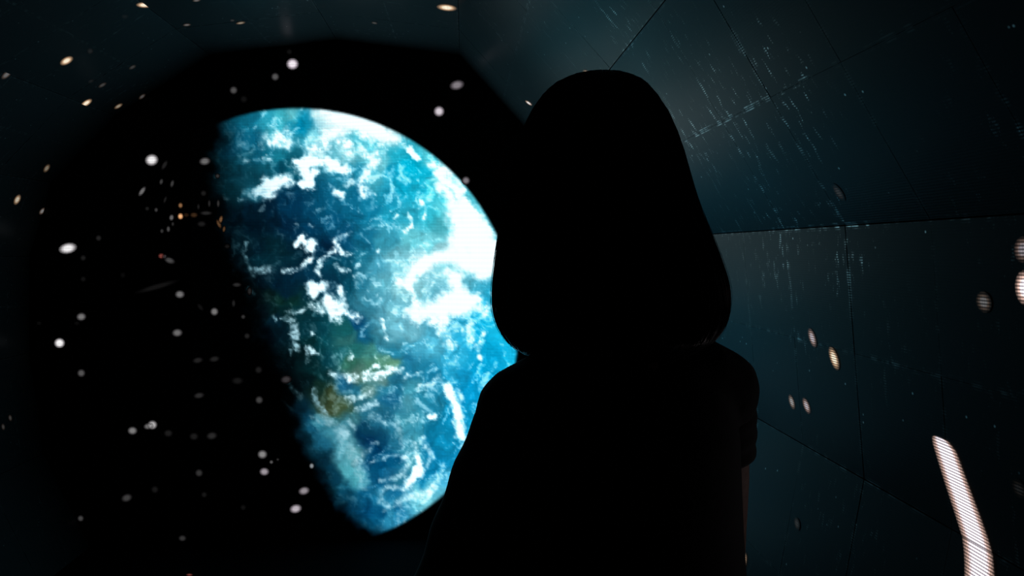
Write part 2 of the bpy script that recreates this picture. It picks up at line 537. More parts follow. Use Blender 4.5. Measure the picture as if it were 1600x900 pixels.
# cloud strokes: opacity | half-width | edge raggedness | x,y x,y ...
STROKES = """
1.0 10 7|416 290 432 286 446 282
1.0 8 7|404 296 425 296
.9 6 7|402 304 420 306
1.0 10 7|464 254 485 254 505 254 520 259
1.0 7 6|520 262 532 268 540 266
1.0 9 6|478 262 480 278 490 268
1.0 6 6|472 288 488 286
.9 10 6|432 295 420 305
.85 12 8|490 232 505 225 512 215
.8 13 9|432 222 440 212 450 222
.7 10 7|420 225 412 215
.9 12 8|528 215 540 228 548 240
.95 12 6|505 172 530 178 555 186
1.0 13 5|520 184 550 190 575 196 595 206
1.0 9 5|590 205 605 213 615 217
.9 8 5|540 200 525 206 510 210
.9 9 6|562 205 580 214 598 222
.8 9 6|598 226 588 245 582 258
.8 8 6|565 235 578 246
.75 9 7|575 268 565 290 570 300
.9 6 4|570 306 582 304
1.0 7 4|526 301 532 305
.6 6 5|540 288 548 284
.95 5 3|628 226 640 234 652 246
1.0 5 3|640 236 655 247
.9 6 4|672 256 690 268 704 280
1.0 8 4|686 272 705 288 718 300
.8 6 5|690 262 708 276 722 294
1.0 9 5|688 292 700 306 712 322
1.0 12 5|722 318 730 335 740 350
.9 8 4|714 300 730 316 745 334
1.0 16 5|712 335 718 355 726 375
1.0 17 6|738 345 750 365 758 385
1.0 17 5|716 375 722 395 730 410 748 410
1.0 15 5|760 395 764 410 755 425
.9 7 4|756 350 770 372 778 390
1.0 26 5|742 360 745 395 756 405
1.0 20 5|735 350 765 390
.9 12 6|745 415 775 415
1.0 12 5|710 400 690 402 670 408 656 416
1.0 10 5|652 418 644 430 638 442
1.0 7 4|624 442 634 446 642 452
.9 6 4|644 455 648 466 655 480
1.0 13 6|705 430 715 445 712 460
1.0 16 6|655 490 675 484 700 482 725 480
1.0 15 6|700 470 720 465 738 472
.95 13 8|680 500 695 498
.8 9 6|745 462 758 480 760 490
.8 10 8|640 490 655 500
.7 10 8|690 515 705 540
.7 8 6|735 505 730 520 735 530
.75 5 4|757 520 752 532 746 545
.95 5 2|750 558 753 559
.9 3.5 3|640 336 644 348 643 354 634 362
.9 3.5 3|660 315 665 325 664 340
.8 3 3|655 325 660 318
.7 3 3|617 342 622 337
.8 3 3|597 502 600 515 603 532
.7 3 2|590 393 593 390
.6 3 2|555 418 560 415
1.0 5 2.5|462 382 468 374 474 370
1.0 3.5 2|474 372 477 380
1.0 5.5 2.5|484 388 487 381 490 380
.7 3 2|469 384 471 385
.7 4.5 2.5|478 408 486 405
.6 3.5 3|440 424 455 423 468 419 478 412
.6 3 3|484 410 489 400 490 392
.9 4 3|522 376 526 386 520 392
.75 4 3|526 386 534 396 548 398
.7 4 4|516 394 506 402 498 410 495 424 498 430
.6 4 4|525 415 535 425 545 422
.5 4 4|530 372 545 365
.4 4 4|555 430 565 440
.65 3 2.5|385 380 383 395 386 410 392 420
.5 4 3|378 390 381 400
.55 5 4|395 424 408 424 418 420
.5 4 3|390 420 420 426
.3 3 3|365 375 366 395 362 405
.4 3 3|388 450 396 458
.35 3 2|372 380 366 392
.4 4 3|365 425 368 430
1.0 9 5|485 446 495 452 505 450
1.0 7 4|492 460 488 455
1.0 10 6|512 468 520 480 535 474
1.0 8 5|520 492 535 486 528 490
.9 6 4|486 478 496 476
.9 7 5|540 490 552 492 560 495
.85 6 4|530 450 533 458
.8 6 5|522 496 532 502
.7 5 4|505 486 495 484
.6 4 3|450 488 470 486 476 480
.7 4 3|440 496 456 497
.75 3.5 2.5|427 494 430 500
.85 5 3|459 500 460 518 458 532 462 542
.8 5 2.5|461 540 464 545
.7 4 3|466 505 466 520 464 528
1.0 5 2|486 546 488 549
.9 2.5 1.5|488 521 490 522
.8 2.5 1.5|494 553 496 554
.6 2.5 2|477 542 480 556 479 568 485 562
.6 2.5 2|452 548 453 552
.5 5 3|444 593 450 594
.5 4 3|455 605 465 615 470 624
.3 3 3|440 625 455 640
.75 5 3|518 586 528 587 540 586
.8 6 3|546 592 556 590
.95 5.5 3|570 588 585 588 598 584 606 578
.9 3 2.5|575 580 585 570 590 570
.9 4 2.5|544 562 550 556
.85 5 4|612 576 625 580
.95 4 2.5|643 587 652 585
.7 5 4|640 585 634 590
.6 6 5|655 605 675 600 685 592
.6 5 5|540 622 565 622 580 612
.5 5 5|560 640 590 630
.7 4 3|491 610 492 625 500 635 508 645
.6 3 3|486 650 500 660 515 665
.5 7 6|505 650 525 665 540 680
.45 9 7|530 680 545 700 555 720
.45 10 7|555 720 560 740 566 755
.5 4 3|555 670 545 660
.5 4 3|566 710 580 702
.5 3 3|580 724 590 720 605 716
.4 3 2|580 693 590 693
.5 3 2|595 715 620 712
1.0 6 2.5|698 602 704 614 706 625
1.0 8 2.5|702 610 710 632 716 650
1.0 7 2.5|712 640 716 660 720 682
.6 4 3|716 610 722 622
1.0 5 2.5|674 651 680 649
.95 4.5 2.5|662 684 665 693 664 698
.7 5 4|648 695 650 712
1.0 7 3.5|652 716 656 726 654 738
1.0 6 3.5|650 735 646 745 640 756
.75 6 4|640 758 632 764 640 750
.7 5 4|632 712 638 722 632 735
.6 4 3|672 700 676 712 668 728
.65 4 3|692 728 690 742 680 756 668 768
.8 6 4|682 762 668 772 650 778
.6 5 4|655 768 635 780 615 786
.6 4 4|598 765 610 760 630 764
.6 5 4|594 770 596 785 606 792
.5 4 4|600 800 620 790 640 792
.5 4 3|595 750 615 748 630 742
.45 5 5|600 660 590 650 580 650
.4 6 6|620 665 630 690
.35 3 2|336 276 340 278
.3 3 3|350 305 356 312
.4 3 2.5|370 312 378 312
.45 3 2.5|381 250 388 252
.5 4 3|412 248 420 250
.3 3 3|373 228 380 226
.4 4 4|380 300 395 308
.5 3 2|372 311 374 314
.35 2.5 2|495 327 505 326
.35 3 2|462 352 464 356
.35 2.5 2|484 352 488 354
.25 3 2|408 329 412 322
"""
CL = np.zeros(PX.shape)
rag1 = fbm(PX / 9, PY / 9, 21, 3) - 0.5
rag2 = fbm(PX / 22, PY / 22, 33, 3) - 0.5
w1x = (fbm(PX / 11, PY / 11, 91, 4, 0.75) - 0.5) * 15
w1y = (fbm(PX / 11, PY / 11, 95, 4, 0.75) - 0.5) * 15
fine = sstep(fbm(PX / 6, PY / 6, 99, 3, 0.65), 0.25, 0.75)
for s in STROKES.strip().split('\n'):
    a, b = s.split('|')[:2]
    op, hw, rg = [float(q) for q in a.split()]
    if op < 0.97 and float(b.split()[1]) > 655: op *= 0.75
    q = [float(z) for z in b.split()]
    P = list(zip(q[0::2], q[1::2]))
    m = 40
    xs = [p[0] for p in P]; ys = [p[1] for p in P]
    i0, i1 = np.searchsorted(gx, min(xs) - m), np.searchsorted(gx, max(xs) + m)
    j0, j1 = np.searchsorted(gy, min(ys) - m), np.searchsorted(gy, max(ys) + m)
    ks = min(1.0, 0.35 + hw / 12)
    X = PX[j0:j1, i0:i1] + (w1x * ks)[j0:j1, i0:i1]; Y = PY[j0:j1, i0:i1] + (w1y * ks)[j0:j1, i0:i1]
    dmin = np.full(X.shape, 1e9)
    for (x0, y0), (x1, y1) in zip(P[:-1], P[1:]):
        ex, ey = x1 - x0, y1 - y0
        l2 = ex * ex + ey * ey + 1e-6
        t = np.clip(((X - x0) * ex + (Y - y0) * ey) / l2, 0, 1)
        dmin = np.minimum(dmin, np.hypot(X - x0 - t * ex, Y - y0 - t * ey))
    dmin = dmin + (rag1[j0:j1, i0:i1] * 1.6 + rag2[j0:j1, i0:i1] * 1.2) * rg
    al = op * (1 - sstep(dmin, hw * 0.1, hw * 1.45))
    if op < 0.97: al = al * (0.28 + 0.92 * fine[j0:j1, i0:i1])
    al = np.clip(al * 1.08, 0, 1)
    CL[j0:j1, i0:i1] = 1 - (1 - CL[j0:j1, i0:i1]) * (1 - al)
# loose wisps and mottling everywhere
wisp = fbm((PX + 2.2 * wx) / 14, (PY + 2.2 * wy) / 14, 51, 5, 0.6)
wis2 = fbm((PX + wx) / 7, (PY + wy) / 7, 71, 3, 0.6)
COL = COL * (0.72 + 0.56 * wisp)[..., None]
bright = COL.mean(-1)
wop = sstep(wisp * 0.65 + wis2 * 0.35, 0.52, 0.74) * np.clip(bright * 0.9, 0.03, 0.5)
CLT = 1 - (1 - CL) * (1 - wop)
# clouds are dimmer and bluer near the night side
lit = sstep(PX + 0.10 * (PY - 500) - (360 + 0.16 * (PY - 300)), -30, 200)
lowl = sstep(PX - (np.interp(PY, [160, 250, 350, 450, 550, 650, 750, 830], [300, 325, 345, 370, 420, 465, 505, 560])), 0, 120)
ccol = np.stack([0.38 + 0.64 * lowl, 0.58 + 0.58 * lowl, 0.64 + 0.56 * lowl], -1)
COL = COL * (1 - CLT[..., None]) + ccol * CLT[..., None]
# night side and the soft edge of the disc
term = np.interp(PY, [160, 200, 250, 300, 350, 400, 450, 500, 550, 600, 650, 700, 750, 800, 830, 870],
                 [350, 338, 326, 322, 340, 352, 372, 390, 410, 430, 448, 470, 490, 530, 572, 600])
day = sstep(PX + rag2 * 36 - term, -8, 58)
RR = np.hypot(PX - ECX, PY - ECY)
disc = 1 - sstep(RR, ER - 4.0, ER + 2.5)
COLL = np.clip(COL, 0, 1.3) ** 2.2
COLL = COLL * day[..., None] * disc[..., None]
# vertices inside the disc only
keep = RR < ER + 6
idx = -np.ones(PX.shape, int)
idx[keep] = np.arange(keep.sum())
P3 = on_y(PX[keep], PY[keep], END_Y - 0.0025)
q = np.stack([idx[:-1, :-1], idx[1:, :-1], idx[1:, 1:], idx[:-1, 1:]], -1).reshape(-1, 4)
q = q[(q >= 0).all(1)]
me = bpy.data.meshes.new('planet_image')
me.from_pydata(P3.tolist(), [], q.tolist())
me.update()
at = me.color_attributes.new('picture', 'FLOAT_COLOR', 'POINT')
at.data.foreach_set('color', np.concatenate([COLL[keep], np.ones((keep.sum(), 1))], 1).astype(np.float32).ravel())
uvl = me.uv_layers.new(name='metres')
li = np.empty(len(me.loops), int); me.loops.foreach_get('vertex_index', li)
uvl.data.foreach_set('uv', np.stack([P3[li, 0], P3[li, 2]], 1).astype(np.float32).ravel())
if me.polygons[0].normal.y > 0: me.flip_normals()
planet = link('planet_image', me, M_PLANET, screen)
planet['label'] = 'picture of a blue and white planet, right side lit, left side in night'


# ------------------------------------------------------------------ stars
def flat_mesh(name, P3, tris, colors, uvs):
    me = mesh_py(name, P3, tris)
    at = me.color_attributes.new('picture', 'FLOAT_COLOR', 'POINT')
    at.data.foreach_set('color', np.asarray(colors, np.float32).ravel())
    uvl = me.uv_layers.new(name='metres')
    for lp in me.loops:
        uvl.data[lp.index].uv = uvs[lp.vertex_index]
    return me


TINT = {'w': (1.0, 0.98, 0.98), 'p': (1.0, 0.90, 0.98), 'y': (1.0, 0.87, 0.66), 'o': (1.0, 0.50, 0.22), 'r': (1.0, 0.25, 0.2), 'g': (0.85, 0.95, 1.0)}


def star_shape(px, py, a, b, ang):
    th = np.linspace(0, 2 * np.pi, 14, endpoint=False)
    ca, sa = math.cos(math.radians(ang)), math.sin(math.radians(ang))
    X = [px]; Y = [py]; f = [1.0]
    for r, fv in ((0.5, 0.95), (0.8, 0.55), (1.1, 0.16), (1.4, 0.0)):
        for t in th:
            u, v = a * r * math.cos(t), b * r * math.sin(t)
            X.append(px + u * ca - v * sa); Y.append(py + u * sa + v * ca); f.append(fv)
    n = len(th)
    tris = [(0, 1 + i, 1 + (i + 1) % n) for i in range(n)]
    for k in range(3):
        o = 1 + k * n
        tris += [(o + i, o + n + i, o + n + (i + 1) % n, o + (i + 1) % n) for i in range(n)]
    return np.array(X), np.array(Y), np.array(f), tris


def find_facet(px, py):
    best = None
    for fc in facets:
        d = rays(px, py)
        dn = d @ fc['n']
        if abs(dn) < 1e-9: continue
        t = ((fc['a'] - CAMP) @ fc['n']) / dn
        if t <= 0: continue
        if best is None or t < best[0]: best = (t, fc)
    return best[1]


def put_flat(name, X, Y, f, tris, br, tint, where):
    col = np.array(TINT[tint]) * (br if br >= 1 else br ** 1.5)
    # the fringe of a star on the panels is redder than its middle
    fr_ = np.array((1.0, 0.72, 0.55)) if where != 'e' else np.array((1.0, 0.97, 1.0))
    colors = np.concatenate([f[:, None] * col[None] * (1 - (1 - fr_[None]) * (f[:, None] < 0.7)), np.ones((len(f), 1))], 1)
    if where == 'e':
        P3 = on_y(X, Y, END_Y - 0.003)
        uvs = P3[:, [2, 0]]
        me = flat_mesh(name, P3, tris, colors, uvs)
        if me.polygons[0].normal.y > 0: me.flip_normals()
        return link(name, me, M_STAR_END, screen)
    fc = find_facet(X[0], Y[0]) if not isinstance(where, dict) else where
    P3, _ = on_plane(X, Y, fc['a'] + fc['n'] * 0.0008, fc['n'])
    uvs = np.stack([(P3 - fc['a']) @ fc['t'], P3[:, 1]], 1)
    me = flat_mesh(name, P3, tris, colors, uvs)
    if Vector(me.polygons[0].normal).dot(Vector(fc['n'])) < 0: me.flip_normals()
    return link(name, me, M_STAR_WALL, fc['obj'])


# x y half-length half-width angle brightness tint, on the end screen
END_STARS = """
457 100 7.5 7 0 1 p;430 120 5 5 0 .2 w;365 141 5 5 0 .18 w;381 155 5 5 0 .03 w;452 81 4 4 0 .03 w;686 174 6.5 6.5 0 .8 p;714 133 9 6 -15 .38 p;728 282 5 5 0 .35 p
237 250 8 7 -10 1 w;320 252 7 5 -8 .28 w;93 536 6.5 6 0 1.1 w;127 495 6 5 -8 .32 w;127 583 5 5 0 .2 w;281 460 6 5 0 .3 w;335 487 5 5 0 .32 w;277 520 6.5 5 -5 .28 w
106 388 11 6.5 -12 1 w;154 372 4 4 0 .06 w;130 403 4 4 0 .05 w;130 436 4 4 0 .03 w;238 664 6 5.5 -10 .65 w;232 666 6 4 -10 .3 w;207 673 6 5 0 .35 w;263 677 6 5 0 .05 w;303 682 6 5 0 .05 w
331 681 7 5 -10 .08 w;309 563 7 4 -10 .06 w;335 561 7 4 -10 .06 w;311 618 7 4 -10 .08 w;410 710 6 5.5 0 .4 w;413 737 6 5 0 .5 p;424 722 2.5 2.5 0 .2 w;434 718 2 2 0 .08 w
475 767 7 5 -15 .45 p;462 795 7.5 5.5 -15 .65 p;311 739 5 5 0 .1 w;242 765 5 5 0 .04 w;319 773 4 4 0 .04 w;198 778 7 5 -20 .13 w;126 810 4 4 0 .14 w;285 841 5 4 0 .1 w
487 728 3 3.5 0 .45 g;404 578 5 5 0 .05 w;405 625 5 5 0 .14 w;371 595 8 5 0 .04 w;192 430 4 4 0 .02 w;380 793 4 4 0 .03 w;447 593 7 5 -10 .12 p
222 299 3 7 35 .28 w;252 284 2.5 4 15 .12 w;269 287 2.5 5 15 .12 w;257 258 3 7 30 .06 w;244 328 2.5 3 0 .12 w;230 326 3 3 0 .05 w;282 321 3 3.5 0 .4 o;282 338 3.5 4 0 1.0 o;268 340 3 4 10 .25 w
303 336 5 3.5 0 .12 o;322 333 8 3 0 .07 w;315 350 6 4 0 .05 w;345 343 2.5 5 15 .30 o;342 350 2.5 6 -25 .22 o;350 358 2 4 10 .2 o;263 358 2.5 4 0 .16 w;253 361 2.5 3 0 .1 w;291 336 4 3 0 .07 o
252 400 4 3.5 0 .32 r;257 401 3 3 0 .12 p;265 407 7 4 20 .15 w;318 302 4 4 0 .05 w;341 318 2 5 0 .10 w;327 318 2 5 0 .07 w;310 323 2 4 0 .05 w;258 312 2 5 20 .05 w;270 350 2 3 0 .08 w
340 275 3 3 0 .10 w;120 505 4 3 0 .02 w;61 505 4 3 0 .02 w;355 385 4 3 0 .04 w;313 480 6 3 50 .03 w;365 474 2.5 5 0 .06 w;370 445 6 3 0 .08 w;390 455 3 5 0 .07 w;380 495 3 3 0 .10 w;386 525 4 4 0 .06 w
"""
for s in END_STARS.replace('\n', ';').split(';'):
    if not s.strip(): continue
    q = s.split()
    x, y, a, b, an, br = map(float, q[:6])
    X, Y, f, tr = star_shape(x, y, a, b, an)
    put_flat('star', X, Y, f, tr, br, q[6], 'e')
# a dim grey dash low on the night side
X, Y, f, tr = star_shape(245, 448, 29, 4, -16)
put_flat('star_trail', X, Y, f, tr, 0.035, 'w', 'e')

WALL_STARS = """
225 8 11 4.2 2 1.3 y;104 95 10 5.5 -28 1.2 y;135 161 9 4.2 -32 1.2 y;10 117 9 4.5 -38 .28 w;27 312 8 4.5 -62 .7 y;73 263 7 4 -55 .35 y;66 330 6 3.5 -50 .35 w;141 80 5 5 0 .05 w;160 133 7 3 -30 .14 w
185 166 7 3 -30 .45 y;222 151 6 3 -38 .18 w;207 105 6 3 -28 .12 w;142 127 5 3 -20 .04 w;172 220 5 2.5 -60 .12 w;123 292 7 2.5 -60 .04 w;292 39 6 2.2 -4 .25 w;376 36 7 2.2 -8 .42 y;363 32 4 2 0 .1 w
195 26 6 4 0 .03 w;307 1 6 2 -4 .28 w;698 12 14 5 6 1.3 y;585 36 5 1.8 10 .16 w;519 74 4 1.4 -5 .12 w;505 10 6 2 5 .03 w;919 116 9 4 38 .9 y;826 161 6 2 36 .95 w;698 108 7 2.5 5 .02 w
5 667 5 3 80 .12 w;16 653 5 3 80 .12 w;1269 528 14 5 73 .55 p;1303 560 17 6 72 .95 y;1237 628 11 4 73 .42 w;1260 634 12 4.5 70 .55 p;1537 472 15 11 75 .22 w;1598 390 18 13 90 .35 p;1601 450 24 14 85 1.6 p
1245 818 9 4 78 .08 w;1162 878 13 4.5 100 .65 y;1310 301 14 5 55 .08 w;1592 764 16 9 60 .04 w;296 898 5 2 0 .3 r
"""
for s in WALL_STARS.replace('\n', ';').split(';'):
    if not s.strip(): continue
    q = s.split()
    x, y, a, b, an, br = map(float, q[:6])
    X, Y, f, tr = star_shape(x, y, a * 0.85, b * 0.8, an)
    put_flat('star', X, Y, f, tr, br, q[6], 'w')

# the long streak of light bent over the fold between two wall facets
fB = [fc for fc in facets if fc['name'] == 'wall_right_middle'][0]
fC = [fc for fc in facets if fc['name'] == 'wall_right_lower'][0]


def ribbon(cx, cy, hw, fc, br, cap0, sl):
    X = []; Y = []; f = []; tris = []
    offs = (-1.2, -0.85, -0.5, 0.5, 0.85, 1.2)
    fall = (0.0, 0.45, 1.0, 1.0, 0.45, 0.0)
    for k in range(len(cx)):
        k0, k1 = max(0, k - 1), min(len(cx) - 1, k + 1)
        for o, fv in zip(offs, fall):
            X.append(cx[k] + o * hw[k]); Y.append(cy[k] + o * hw[k] * sl[k]); f.append(fv * cap0[k])
    m = len(offs)
    for k in range(len(cx) - 1):
        for i in range(m - 1):
            a = k * m + i
            tris.append((a, a + 1, a + m + 1, a + m))
    return put_flat('light_streak', np.array(X), np.array(Y), np.array(f), tris, br, 'p', fc)


ribbon([1467, 1470, 1476, 1486, 1498, 1511, 1521, 1526.5], [682, 687, 700, 730, 765, 802, 832, 850.6],
       [5, 12, 16, 17, 18, 19, 20, 20.5], fB, 1.25, [0, 0.8, 1, 1, 1, 1, 1, 1], [0.36] * 5 + [0.38, 0.45, 0.574])
ribbon([1527, 1529, 1530, 1531, 1530], [851.6, 870, 885, 905, 930], [20.5, 20, 20, 20.5, 21], fC, 1.25, [1, 1, 1, 1, 1], [0.574, 0.48, 0.42, 0.4, 0.4])


# ------------------------------------------------------------------ the person
BODY_YAW = math.radians(26)
PB = Vector((0.200, 0.90, 0.0))


class Blobs:
    """overlapping balls melted into one skin by a voxel remesh"""
    def __init__(self): self.bm = bmesh.new()

    def ball(self, c, r, sub=2):
        if isinstance(r, (int, float)): r = (r, r, r)
        m = Matrix.Translation(Vector(c)) @ Matrix.Diagonal((r[0], r[1], r[2], 1))
        bmesh.ops.create_icosphere(self.bm, subdivisions=sub, radius=1.0, matrix=m)

    def chain(self, pts, radii, sub=2, flat=None):
        for (p, q), (ra, rb) in zip(zip(pts[:-1], pts[1:]), zip(radii[:-1], radii[1:])):
            p = Vector(p); q = Vector(q)
            L = (q - p).length
            n = max(2, int(L / (0.30 * min(ra, rb))) + 1)
            for k in range(n + 1):
                t = k / n
                r = ra * (1 - t) + rb * t
                self.ball(p.lerp(q, t), r if flat is None else (r * flat[0], r * flat[1], r * flat[2]), sub)

    def build(self, name, voxel, smooth_it):
        me = from_bm(name + '_raw', self.bm)
        o = bpy.data.objects.new(name + '_raw', me)
        C.objects.link(o)
        r = o.modifiers.new('r', 'REMESH'); r.mode = 'VOXEL'; r.voxel_size = voxel
        s = o.modifiers.new('s', 'SMOOTH'); s.factor = 0.5; s.iterations = smooth_it
        dg = bpy.context.evaluated_depsgraph_get()
        out = bpy.data.meshes.new_from_object(o.evaluated_get(dg))
        bpy.data.objects.remove(o)
        bpy.data.meshes.remove(me)
        out.name = name
        return out


HX, HY = -0.027, 0.012        # the head sits a little to her left
B = Blobs()
# trunk
B.ball((0, 0, 0.84), (0.155, 0.105, 0.11), 3)
B.ball((0, 0.005, 0.93), (0.135, 0.095, 0.11), 3)
B.ball((0, 0.005, 1.02), (0.120, 0.085, 0.11), 3)
B.ball((0, 0.0, 1.12), (0.135, 0.092, 0.13), 3)
B.ball((0, -0.005, 1.19), (0.14, 0.085, 0.085), 3)
for s in (-1, 1):
    B.ball((s * 0.06, 0.075, 1.135), (0.055, 0.05, 0.05))
    B.ball((s * 0.065, -0.065, 0.83), (0.08, 0.07, 0.085))
    B.chain([(s * 0.03, -0.01, 1.268), (s * 0.145, -0.005, 1.245)], [0.045, 0.042])
    B.chain([(s * 0.082, 0, 0.82), (s * 0.088, 0.01, 0.64), (s * 0.09, 0.012, 0.45), (s * 0.092, -0.012, 0.32), (s * 0.094, -0.015, 0.085)],
            [0.082, 0.072, 0.052, 0.051, 0.033])
    B.chain([(s * 0.094, -0.03, 0.045), (s * 0.098, 0.06, 0.035), (s * 0.104, 0.135, 0.026)], [0.036, 0.035, 0.024])
# neck and head (turned a little further towards the picture)
B.chain([(0, -0.01, 1.23), (HX * 0.6, -0.004, 1.31), (HX, HY - 0.005, 1.40)], [0.056, 0.049, 0.050])
B.ball((HX, HY - 0.008, 1.497), (0.073, 0.090, 0.093), 3)
B.ball((HX, HY + 0.030, 1.455), (0.062, 0.060, 0.075), 3)
B.ball((HX, HY + 0.045, 1.415), (0.045, 0.045, 0.040), 3)
B.ball((HX, HY + 0.073, 1.392), (0.020, 0.016, 0.016))
for s in (-1, 1):
    B.ball((HX + s * 0.036, HY + 0.062, 1.452), (0.024, 0.022, 0.020))
    B.ball((HX + s * 0.030, HY + 0.076, 1.502), (0.024, 0.012, 0.008))
    B.ball((HX + s * 0.074, HY - 0.008, 1.470), (0.010, 0.019, 0.030))
B.chain([(HX, HY + 0.086, 1.490), (HX, HY + 0.098, 1.468), (HX, HY + 0.106, 1.451)], [0.008, 0.009, 0.0115])
B.ball((HX - 0.010, HY + 0.096, 1.449), 0.0085); B.ball((HX + 0.010, HY + 0.096, 1.449), 0.0085)
B.chain([(HX - 0.018, HY + 0.087, 1.424), (HX, HY + 0.092, 1.426), (HX + 0.018, HY + 0.087, 1.424)], [0.006, 0.0085, 0.006])
B.chain([(HX - 0.015, HY + 0.086, 1.415), (HX, HY + 0.090, 1.411), (HX + 0.015, HY + 0.086, 1.413)], [0.006, 0.0092, 0.006])


def hand(B, wrist, palm_dir, side_dir, curl_dir, curl):
    """palm, four unequal bent fingers and a thumb; side_dir points to the thumb"""
    w = Vector(wrist); d = Vector(palm_dir).normalized(); s = Vector(side_dir).normalized(); c = Vector(curl_dir).normalized()
    for k in range(5):
        o = s * (0.030 - 0.015 * k)
        B.chain([w + o * 0.5, w + d * 0.045 + o, w + d * 0.078 + o], [0.015, 0.0135, 0.0115])
    lens = (0.068, 0.077, 0.072, 0.056)
    for k, ln in enumerate(lens):
        o = s * (0.030 - 0.020 * k)
        p = w + d * (0.080 - 0.004 * abs(k - 1)) + o
        pts = [p]; ang = curl * 0.5
        for seg in (0.45, 0.31, 0.24):
            p = p + (d * math.cos(ang) + c * math.sin(ang)) * ln * seg + s * (0.0025 * (1.5 - k))
            pts.append(p); ang += curl
        B.chain(pts, [0.0088, 0.0082, 0.0075, 0.0066])
    p0 = w + d * 0.022 + s * 0.026
    p1 = p0 + (d * 0.6 + s * 0.6 + c * 0.35).normalized() * 0.036
    p2 = p1 + (d * 0.85 + s * 0.25 + c * 0.4).normalized() * 0.028
    p3 = p2 + (d * 0.9 + c * 0.4).normalized() * 0.022
    B.chain([p0, p1, p2, p3], [0.0135, 0.0105, 0.0095, 0.008])


# her left arm hangs a little away from the body, the right one is bent in front
B.chain([(-0.152, -0.005, 1.240), (-0.205, -0.02, 1.09), (-0.235, -0.03, 0.965)], [0.045, 0.042, 0.034])
B.chain([(-0.235, -0.03, 0.965), (-0.240, 0.005, 0.87), (-0.232, 0.05, 0.745)], [0.035, 0.034, 0.022])
hand(B, (-0.232, 0.052, 0.738), (0.04, 0.25, -1), (0.25, 1, 0.2), (1, -0.15, 0), 0.38)
B.chain([(0.148, -0.004, 1.238), (0.178, 0.015, 1.11), (0.178, 0.012, 0.975)], [0.043, 0.041, 0.034])
B.chain([(0.178, 0.012, 0.975), (0.160, 0.09, 0.968), (0.105, 0.190, 0.985)], [0.035, 0.034, 0.022])
hand(B, (0.100, 0.197, 0.987), (-0.75, 0.65, 0.10), (0.1, 0.1, 1), (-0.6, -0.75, 0), 0.45)
body_me = B.build('person', 0.0042, 8)
person = link('person', body_me, M_SKIN, None, True)
person.location = PB
person.rotation_euler = (0, 0, BODY_YAW)
tag(person, 'person with chin-length dark bob and loose dark top, seen from behind in silhouette', 'person')

# eyes, lids and brows
for s in (-1, 1):
    EC = Vector((HX + s * 0.031, HY + 0.0690, 1.488))
    bm = bmesh.new()
    bmesh.ops.create_uvsphere(bm, u_segments=20, v_segments=12, radius=0.0122, matrix=Matrix.Translation(EC))
    eye = link('eye', from_bm('eye', bm), M_EYE, person, True)
    bm = bmesh.new()
    bmesh.ops.create_uvsphere(bm, u_segments=16, v_segments=8, radius=0.006,
                              matrix=Matrix.Translation(EC + Vector((0, 0.0076, 0))) @ Matrix.Diagonal((1, 0.80, 1, 1)))
    link('iris', from_bm('iris', bm), M_IRIS, eye, True)
    bm = bmesh.new()
    bmesh.ops.create_uvsphere(bm, u_segments=28, v_segments=20, radius=0.0136, matrix=Matrix.Translation(EC))
    bmesh.ops.delete(bm, geom=[v for v in bm.verts if -0.0058 < (v.co - EC).z < 0.0042], context='VERTS')
    link('eyelid', from_bm('eyelid', bm), M_SKIN, person, True)
    bm = bmesh.new()
    prev = None
    for k in range(9):
        t = k / 8
        c = Vector((HX + s * (0.014 + 0.034 * t), HY + 0.0895 - 0.016 * t * t, 1.508 + 0.006 * math.sin(math.pi * t * 0.8)))
        r = 0.0028 * (1 - 0.6 * t)
        row = [bm.verts.new(c + Vector((0, r * math.cos(a), r * 1.3 * math.sin(a)))) for a in (0, 1.57, 3.14, 4.71)]
        if prev:
            for e in range(4): bm.faces.new((prev[e], prev[(e + 1) % 4], row[(e + 1) % 4], row[e]))
        prev = row
    link('eyebrow', from_bm('eyebrow', bm), M_HAIR, person, True)


def open_cloth(me, cuts, thick):
    """cut the closed ends away and give the cloth a thickness"""
    bm = bmesh.new(); bm.from_mesh(me)
    dele = []
    for f in bm.faces:
        co = f.calc_center_median()
        for p, n, rad in cuts:
            dlt = co - Vector(p)
            if dlt.dot(Vector(n)) > 0 and dlt.length < rad:
                dele.append(f); break
    bmesh.ops.delete(bm, geom=dele, context='FACES')
    bm.to_mesh(me); bm.free()
    return me


# top: loose, short wide sleeves
def loft(bm, rings, n=40, caps=(False, False)):
    """rings: centre, axis u, axis v (vectors scaled to the half-widths)"""
    rs = []
    for c, u, v in rings:
        row = []
        for i in range(n):
            a = 2 * math.pi * i / n
            ca, sa = math.cos(a), math.sin(a)
            e = 0.86
            row.append(bm.verts.new(Vector(c) + Vector(u) * math.copysign(abs(ca) ** e, ca) + Vector(v) * math.copysign(abs(sa) ** e, sa)))
        rs.append(row)
    for a, b in zip(rs[:-1], rs[1:]):
        for i in range(n):
            j = (i + 1) % n
            bm.faces.new((a[i], a[j], b[j], b[i]))
    if caps[0]: bm.faces.new(rs[0][::-1])
    if caps[1]: bm.faces.new(rs[-1])


